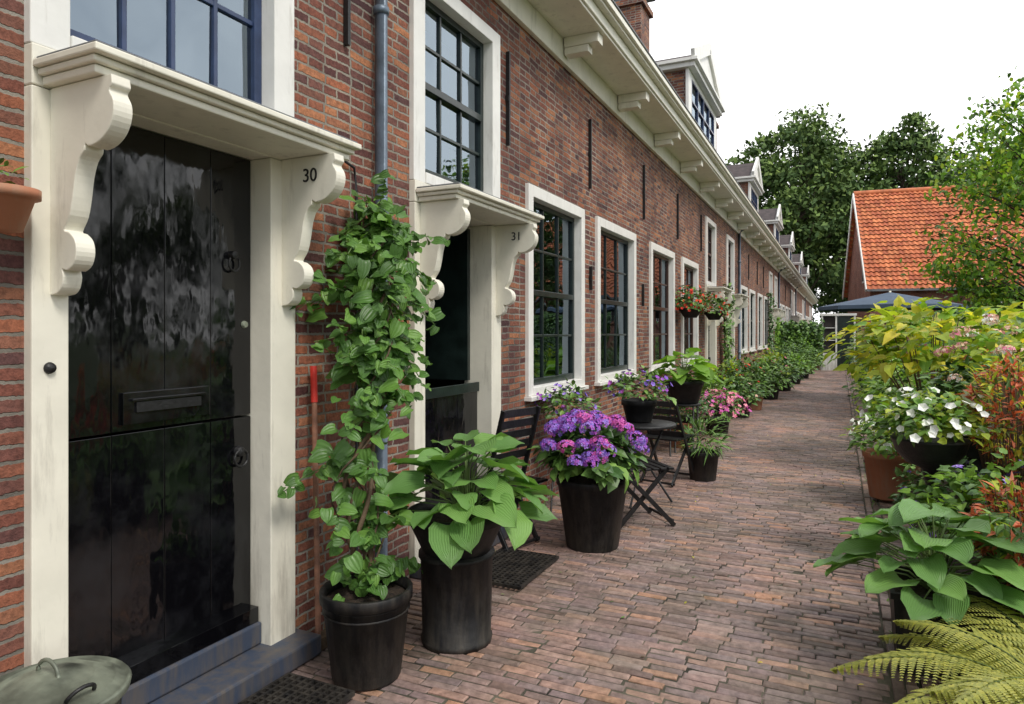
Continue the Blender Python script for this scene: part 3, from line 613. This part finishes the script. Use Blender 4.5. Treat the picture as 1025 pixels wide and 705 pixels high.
for (y,zt_,lm) in ((15.9,2.6,'mid'),(26.6,3.0,'dark'),(29.2,2.2,'bright')):
    b=MB(); b.tube([(-2.3,y,0),(-2.34,y+.05,zt_*.5),(-2.36,y,zt_)],.015,'twig')
    for k in range(420):
        z=R.uniform(.3,zt_); p=V((-2.33+abs(R.gauss(0,.08)),y+R.gauss(0,.16),z)); leaf(b,p,ru()+V((.3,0,-.4)),V((1,-.2,.6))+ru()*.4,.1,.07,'heart',lm)
    b.obj('climbing_plant')
for (y,x) in ((11.32,-2.2),(13.45,-2.17)):
    b=MB(); c=V((x,y,1.78)); b.tube([(-2.41,y,2.3),(x,y,2.33),(x,y,2.2)],.008,'iron')
    for a in (0,2.1,4.2): b.tube([(x,y,2.2),c+V((.15*math.cos(a),.15*math.sin(a),.15))],.003,'iron')
    pot(b,c,.16,.17,.1,'blackpot'); bush(b,c+V((0,0,.22)),(.27,.36,.26),420,.06,.05,'heart','mid'); flowers(b,c+V((0,0,.24)),(.27,.36,.27),85,.03,['redf'],'floret',zmin=-.5); b.obj('hanging_geranium_basket')

# ------------------------------------------------------------ right side objects
b=MB(); cx,cy=.42,3.74; s=.2
b.add([(cx+i*s*k,cy+j*s*k,z) for (k,z) in ((.9,.005),(1,.34),(1.07,.342),(1.07,.37),(.97,.37),(.95,.33)) for i,j in ((-1,-1),(1,-1),(1,1),(-1,1))],[(r_*4+i,r_*4+(i+1)%4,r_*4+4+(i+1)%4,r_*4+4+i) for r_ in range(5) for i in range(4)],'blackpot')
b.add([(cx-s,cy-s,.335),(cx+s,cy-s,.335),(cx+s,cy+s,.335),(cx-s,cy+s,.335)],[(0,1,2,3)],'soil')
hosta(b,(cx-.02,cy,.34),64,.33,.38,.205); b.obj('potted_hosta')
def fern(name,c,n,Ls,az0,az1,m='fern',elr=(1.1,2.4)):
    b=MB(); c=V(c)
    for i in range(n):
        az=az0+(az1-az0)*(i+.5)/n+R.uniform(-.15,.15); o=V((math.cos(az),math.sin(az),0)); Lf=Ls*R.uniform(.75,1.1); el=R.uniform(*elr)
        pts=[];p=c.copy(); d=(o+V((0,0,el))).normalized()
        K=32
        for k in range(K+1):
            pts.append(p.copy()); p=p+d*Lf/K; d=(d+V((0,0,-.048))+o*.02).normalized()
        b.tube(pts,[.0032-.0001*k for k in range(K+1)],'stem',4)
        for k in range(5,K+1):
            t=k/K; tg=(pts[min(k+1,K)]-pts[k-1]).normalized(); sd=tg.cross(V((0,0,1))).normalized(); nn=sd.cross(tg)
            Lp=.13*math.sin(pi*min(1,(t*.88+.12)))**.8*(1.1-t*.3)*Ls/.7
            for s_ in (-1,1):
                e=(sd*s_+tg*.35-nn*R.uniform(-.05,.25)).normalized(); q0=pts[k]; m_=10
                b.tube([q0,q0+e*Lp-nn*.02],[.0012,.0006],m,3)
                for h in range(1,m_+1):
                    f=h/m_; pp=q0+e*Lp*f-nn*.02*f*f; ll=.0150*(1-f*.72)+.003
                    for g_ in (-1,1):
                        v_=(tg*g_+e*.45).normalized()*ll; wv=e*ll*.38
                        b.add([pp-wv,pp+v_*.6-wv*.9,pp+v_,pp+v_*.6+wv,pp+wv],[(0,1,2,3,4)],m)
    b.obj(name)
fern('fern',(.80,3.02,.08),18,.85,1.6,5.2)
fern('fern',(.58,2.66,.0),10,.5,1.4,5.6)
def twigbush(name,c,r,n,ms,L=.07,W=.022,pr=.45):
    b=MB(); c=V(c); base=V((c.x,c.y,0))
    for i in range(n):
        u=ru(); u.z=u.z*.6+.35; tip=c+V((u.x*r[0],u.y*r[1],u.z*r[2]))
        b.tube([base+V((u.x*.08,u.y*.08,0)),base.lerp(tip,.5)+V((u.x*.05,u.y*.05,.06)),tip],[.006,.004,.002],'twig',4)
        top=R.random()
        for k in range(13):
            p=tip+ru()*.03+(base-tip).normalized()*R.uniform(0,.14); d=u+ru()*1.0
            leaf(b,p,d,V((0,0,1))+ru()*.5,L*R.uniform(.7,1.3),W*R.uniform(.8,1.3),'lance',ms[0] if top<pr else R.choice(ms[1:]),.3)
    return b.obj(name)
twigbush('red_tip_shrub',(.82,3.82,.56),(.24,.3,.33),170,['redl','mid','lime','mid'],pr=.65,L=.055)
twigbush('red_tip_shrub',(1.06,5.35,.92),(.3,.5,.5),240,['redl','mid','lime','yel'],pr=.45,L=.06)
twigbush('red_tip_shrub',(1.5,4.5,.8),(.4,.5,.5),150,['redl','mid','lime','yel'])
b=MB(); bush(b,(.82,4.75,.42),(.42,.5,.38),800,.06,.05,'heart',['mid','bright','dark']); flowers(b,(.82,4.75,.42),(.44,.52,.42),48,.03,['violet'],'floret'); b.obj('geranium_bush')
b=MB(); bush(b,(.72,6.1,.3),(.33,.5,.3),420,.06,.05,'heart',['mid','dark']); flowers(b,(.72,6.1,.3),(.34,.5,.33),15,.026,['violet'],'floret'); b.obj('geranium_bush')
b=MB(); c=V((.53,5.2,.04)); b.lathe((.53,5.2,0),[(.001,.01),(.14,.012),(.13,.03),(.03,.05),(.022,.1),(.02,.55)],'iron'); b.lathe(c,[(.02,.5),(.05,.62),(.14,.66),(.20,.73),(.22,.80),(.23,.81),(.22,.82),(.001,.79)],'iron')
bush(b,c+V((0,0,.92)),(.36,.36,.19),760,.07,.042,'oval',['lime','mid','bright'],shell=.3); flowers(b,c+V((0,0,.93)),(.36,.36,.21),75,.032,['whitef'],'t',zmin=-.3); b.obj('potted_white_petunia')
potplant('potted_white_petunia',(.40,7.15,0),.42,.2,.15,'terra',(.30,.42,.24),560,.07,.04,'oval',['bright','mid','lime'],[(80,.034,['whitef'],'t')],z=.03)
potplant('potted_shrub',(.62,8.6,0),.3,.2,.16,'terra',(.3,.4,.25),380,.07,.04,'oval',['dark','mid'],[(24,.04,['pink'],'floret')])
b=MB(); b.box(.86,1.14,6.46,6.74,.0,.545,'blackpot'); b.obj('plinth',bevel=.01)
potplant('potted_pelargonium',(1.0,6.6,0),.35,.24,.18,'blackpot',(.32,.36,.28),480,.07,.06,'heart',['mid','dark'],z=.55)
b=MB(); c=V((.98,9.0,1.33))
for i in range(26):
    u=ru(); u.z=abs(u.z)*.9; tip=c+V((u.x*.75,u.y*.9,u.z*.5)); b.tube([(.95+u.x*.05,9+u.y*.05,0),(.95+u.x*.3,9+u.y*.35,.8),tip],[.014,.009,.004],'twig',5)
bush(b,c,(.88,1.0,.52),760,.16,.12,'heart',['lime','yel','lime','bright'],up=.7,droop=.4); b.obj('yellow_shrub')
b=MB(); c=V((.9,11.4,.7)); bush(b,c,(.55,1.0,.6),600,.12,.06,'oval',['bright','mid']); b.obj('green_shrub')
b=MB(); c=V((1.28,6.75,1.08)); bush(b,c,(.55,.6,.58),680,.12,.07,'oval',['bright','lime','mid'])
for k in range(44):
    u=ru(); u.z=abs(u.z); head(b,c+V((u.x*.58,u.y*.64,u.z*.61)),R.uniform(.04,.065),['peach','peach','pink'] if R.random()<.7 else ['whitef','peach'],40,.015)
for k in range(14):
    u=ru(); b.tube([(1.28,6.75,0),(1.28+u.x*.5,6.75+u.y*.5,1.1)],.007,'twig',4)
b.obj('pink_hydrangea_bush')
for (x,y,rx,ry,h,lm,nm) in [(1.45,8.0,.5,.8,1.5,['yel','redl','lime'],'golden_spirea_bush'),(1.9,5.4,.6,.8,1.35,['mid','bright'],'green_shrub'),(2.0,3.6,.6,.7,1.0,['mid','dark'],'green_shrub'),(1.9,10.2,.9,1.0,1.9,['bright','lime'],'green_shrub'),(.75,13.2,.5,.9,1.1,['lime','bright'],'green_shrub'),(.9,15.4,.6,1.0,1.3,['dark','mid'],'green_shrub'),(.95,17.8,.6,1.2,1.0,['bright','mid'],'green_shrub'),(.9,20.4,.55,1.3,1.2,['mid','dark'],'green_shrub'),(.85,23.2,.55,1.4,1.5,['mid','bright'],'green_shrub'),(.9,26.4,.6,1.5,1.9,['dark','mid'],'green_shrub'),(2.2,14,1.0,1.3,1.7,['bright','mid'],'green_shrub'),(2.6,19,1.2,1.8,1.9,['dark','mid'],'green_shrub')]:
    b=MB(); bush(b,(x,y,h*.5),(rx,ry,h*.52),int(700*(rx*ry)**.5/.7),.11,.065,'oval',lm,zmin=-.9); 
    if lm[0]=='yel' : flowers(b,(x,y,h*.5),(rx,ry,h*.52),40,.05,['redf','peach'],'floret')
    b.obj(nm)
b=MB(); 
for k in range(7000):
    f=R.random(); 
    if f<.45: p=V((R.uniform(2.6,10),23+R.uniform(-.1,.15),R.uniform(0,2.1)))
    elif f<.7: p=V((R.uniform(2.6,10),R.uniform(23,24.4),2.05+R.uniform(-.06,.12)))
    else: p=V((2.6+R.uniform(-.1,.1),R.uniform(23,24.4),R.uniform(0,2.1)))
    leaf(b,p,ru(),V((0,-1,.8))+ru()*.6,.16,.10,'oval',R.choice(['dark','mid']))
b.box(2.75,9.9,23.15,24.3,0,1.98,'dark'); b.obj('hedge')
# parasol
b=MB(); c=V((1.0,17.2,0)); b.tube([c,c+V((0,0,2.46))],.024,'cream',10); n=8; pr=1.45
vs=[c+V((0,0,2.43))]+[c+V((pr*math.cos(2*pi*i/n),pr*math.sin(2*pi*i/n),2.12)) for i in range(n)]+[c+V(((pr+.02)*math.cos(2*pi*i/n),(pr+.02)*math.sin(2*pi*i/n),2.04)) for i in range(n)]
b.add(vs,[(0,1+i,1+(i+1)%n) for i in range(n)]+[(1+i,1+n+i,1+n+(i+1)%n,1+(i+1)%n) for i in range(n)],'parasol')
for i in range(n): b.tube([c+V((0,0,2.0)),c+V((.6*math.cos(2*pi*i/n),.6*math.sin(2*pi*i/n),2.27))],.008,'white',4)
b.lathe(c,[(.001,.06),(.05,.06),(.25,.03),(.26,0)],'iron'); b.obj('parasol')
# far gate
ga=empty('garden_gate'); b=MB(); Y=30.3
b.box(-.68,-.61,Y,Y+.12,0,2.2,'white'); b.box(.50,.57,Y,Y+.12,0,2.2,'white'); b.box(-.72,.61,Y-.02,Y+.14,2.202,2.29,'white'); b.box(-.16,-.10,Y+.01,Y+.11,0,2.2,'white'); b.box(-.61,-.16,Y+.02,Y+.09,0,.7,'white')
for z in (1.2,1.7): b.box(-.609,-.161,Y+.03,Y+.07,z,z+.03,'white')
b.obj('frame',ga,bevel=.005); b=MB(); b.box(-.099,.499,Y+.03,Y+.08,.02,2.19,'green_sash'); b.box(-.608,-.162,Y+.09,Y+.11,.702,2.19,'inside'); b.obj('leaves',ga)
b=MB(); b.box(.63,9,30.3,30.55,-.05,1.9,'brick2'); b.box(.62,9,30.25,30.6,1.902,1.97,'brick2'); b.box(-2.4,-.74,30.3,30.5,-.05,1.5,'brick2'); b.obj('garden_wall')
b=MB()
for k in range(2800):
    p=V((R.uniform(-2.4,-.62),30.2+R.gauss(0,.15),1.6*R.random()**.6+R.uniform(0,.45))); leaf(b,p,ru(),V((0,-1,.8))+ru()*.6,.13,.09,'heart',R.choice(['dark','mid']))
b.obj('ivy')

# ------------------------------------------------------------ background house
bh=empty('brick_house',(1.25,35,0)); bh.rotation_euler=(0,0,math.radians(7))
Lh,D,he,hr=15,7,3.8,8.5
b=MB(); b.box(0,Lh,0,D,-.05,he,'brick2'); b.add([(0,0,he),(0,D,he),(0,D/2,hr-.05),(Lh,0,he),(Lh,D,he),(Lh,D/2,hr-.05)],[(0,1,2),(3,5,4)],'brick2')
b.box(6.6,7.3,3.1,3.9,7.4,9.3,'brick2'); b.box(6.55,7.35,3.05,3.95,9.3,9.4,'brick2'); b.obj('walls',bh)
b=MB(); rows=24; tw=.22; nt_=int((Lh+.4)/tw)
for side in (0,1):
    for j in range(rows):
        for i in range(nt_):
            vs=[]
            for vj in (0,1):
                for k in range(5):
                    u=-.2+tw*(i+k/4); t=(j+vj)/rows; yy=-.3+(D/2+.3)*t; zz=he-.35+(hr-he+.35)*t; off=.035*math.sin(2*pi*k/4)+(.05 if vj==0 else .0)
                    yy2=yy-off*.8; zz2=zz+off*.6
                    if side: yy2=D-yy2
                    vs.append((u,yy2,zz2))
            b.add(vs,[(k,k+1,k+6,k+5) for k in range(4)],'tile',smooth=True)
b.tube([(-.2,D/2,hr+.02),(Lh+.2,D/2,hr+.02)],.12,'tile',8); b.obj('roof',bh)
b=MB(); b.box(-.03,.0-.001,1.5,2.1,3.9,4.9,'white'); b.box(-.04,-.031,1.58,2.02,3.98,4.82,'inside'); b.box(-.2,Lh+.2,-.36,-.26,he-.42,he-.32,'lead')
for x in (1.2,4,7,10): b.box(x,x+1.1,-.03,-.001,1.5,3.0,'white'); b.box(x+.1,x+.52,-.04,-.031,1.6,2.9,'inside'); b.box(x+.58,x+1,-.04,-.031,1.6,2.9,'inside')
b.beam((-.22,-.3,he-.38),(-.22,D/2,hr-.02),.05,.2,'white')
b.beam((-.22,D+.3,he-.38),(-.22,D/2,hr-.02),.05,.2,'white'); b.obj('windows_trim',bh)

# ------------------------------------------------------------ trees
def tree(name,base,H,Rr,th,ncl,per,ls,ms,seed=0):
    b=MB(); base=V(base); top=base+V((0,0,H*.8))
    b.tube([base,base+V((.1,0,th)),base+V((.0,.2,H*.5)),top],[H*.022,H*.016,H*.01,H*.004],'barkm',8)
    cz=th+(H-th)*.46; rz=(H-th)*.47
    for c in range(ncl):
        u=ru(); k=R.uniform(.2,1)**.45*(1+.25*noise.noise(u*2.2+V((seed,0,0)))); ctr=base+V((u.x*Rr*k,u.y*Rr*k,cz+u.z*rz*k))
        if c%3==0: 
            m_=base+V((0,0,min(H*.7,max(th,ctr.z-base.z-Rr*.6)))); b.tube([m_,m_.lerp(ctr,.5)+V((0,0,-.02*H)),ctr],[H*.006,H*.004,H*.0015],'barkm',5)
        cr=Rr*R.uniform(.12,.3); lt=R.uniform(-.4,.4)
        for i in range(per):
            w=ru(); p=ctr+V((w.x*cr,w.y*cr,w.z*cr*.75))*R.uniform(.5,1.15); a=ru()*ls*R.uniform(.6,1.2); n_=(w+V((0,0,.8))+ru()*.7); s_=n_.cross(a)
            if s_.length<1e-5: continue
            s_=s_.normalized()*a.length*.6
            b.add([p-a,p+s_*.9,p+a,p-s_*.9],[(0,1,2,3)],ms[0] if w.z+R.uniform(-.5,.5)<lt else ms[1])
    return b.obj(name)
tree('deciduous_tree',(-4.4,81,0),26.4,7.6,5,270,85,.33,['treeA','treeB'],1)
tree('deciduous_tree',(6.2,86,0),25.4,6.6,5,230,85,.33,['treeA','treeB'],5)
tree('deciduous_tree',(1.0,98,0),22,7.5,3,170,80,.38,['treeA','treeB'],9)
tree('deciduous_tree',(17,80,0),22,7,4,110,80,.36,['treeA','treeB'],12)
tree('deciduous_tree',(9.6,31,0),10.5,2.8,2,90,80,.16,['treeA','treeB'],14)
b=MB(); c=V((3.0,13.6,3.5)); b.tube([(3.3,13.7,0),(3.2,13.6,1.6),(3.0,13.6,4.5)],[.09,.07,.02],'barkm',8)
for i in range(95):
    u=ru(); rr=1.5
    tip=c+V((u.x*rr,u.y*rr,u.z*2.1))
    if i<8: tip=V((R.uniform(1.15,1.8),13.4+R.uniform(-.4,.4),R.uniform(2.4,3.1)))
    s0=V((3.05,13.6,max(1.2,tip.z-.8)))
    b.tube([s0,s0.lerp(tip,.5)+V((0,0,.1)),tip],[.02,.012,.004],'barkm',5)
    for k in range(95):
        f=R.random(); p=s0.lerp(tip,.35+.75*f)+ru()*R.uniform(.05,.3); leaf(b,p,ru()+V((0,0,-.3)),V((0,0,1))+ru()*.7,.10,.06,'oval',R.choice(['bright','bright','mid','lime']))
b.obj('maple_tree')
for k,(x,y,H) in enumerate([(8.5,-2,6.0),(10,4,7),(9.5,10,6.5),(12,17,8),(6.6,18.5,6.5),(8.2,24.5,8.5)]):
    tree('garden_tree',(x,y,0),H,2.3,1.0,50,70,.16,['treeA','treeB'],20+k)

# ------------------------------------------------------------ world, sun, camera
wd=bpy.data.worlds.new('World'); sc.world=wd; wd.use_nodes=True; nt=wd.node_tree; L=nt.links.new
bg=nt.nodes['Background']; sky=N(nt,'ShaderNodeTexSky'); sky.sky_type='NISHITA'; sky.sun_disc=False; sky.sun_elevation=math.radians(52); sky.sun_rotation=math.radians(115)
tc=N(nt,'ShaderNodeTexCoord'); no=N(nt,'ShaderNodeTexNoise'); no.inputs['Scale'].default_value=2.6; no.inputs['Detail'].default_value=5; no.inputs['Roughness'].default_value=.6; L(tc.outputs['Generated'],no.inputs['Vector'])
sp=N(nt,'ShaderNodeSeparateXYZ'); L(tc.outputs['Generated'],sp.inputs[0])
a=N(nt,'ShaderNodeMath',operation='MULTIPLY_ADD'); L(sp.outputs['Y'],a.inputs[0]); a.inputs[1].default_value=.5; L(no.outputs['Fac'],a.inputs[2])
r=ramp(nt,[(.58,(.5,.5,.5)),(.84,(1,1,1))]); L(a.outputs[0],r.inputs['Fac'])
mx=N(nt,'ShaderNodeMixRGB'); L(r.outputs['Color'],mx.inputs[0]); L(sky.outputs[0],mx.inputs[1]); mx.inputs[2].default_value=(17.6,17.6,17.6,1)
L(mx.outputs[0],bg.inputs['Color']); bg.inputs['Strength'].default_value=.1
sl_=bpy.data.lights.new('sun','SUN'); sl_.energy=2.5; sl_.angle=math.radians(16); sl_.color=(1,.95,.87)
so=bpy.data.objects.new('sun',sl_); sc.collection.objects.link(so)
el,az=math.radians(52),math.radians(115); S=V((math.sin(az)*math.cos(el),math.cos(az)*math.cos(el),math.sin(el))); so.rotation_euler=S.to_track_quat('Z','Y').to_euler()
cam=bpy.data.cameras.new('camera'); co=bpy.data.objects.new('camera',cam); sc.collection.objects.link(co)
co.location=(0,0,1.55); co.rotation_euler=(pi/2,0,math.radians(25.65)); cam.lens=24; cam.sensor_width=36; cam.shift_y=-.0195; cam.clip_end=3000; cam.clip_start=.05
sc.camera=co
sc.view_settings.view_transform='Standard'; sc.view_settings.look='None'; sc.view_settings.exposure=0
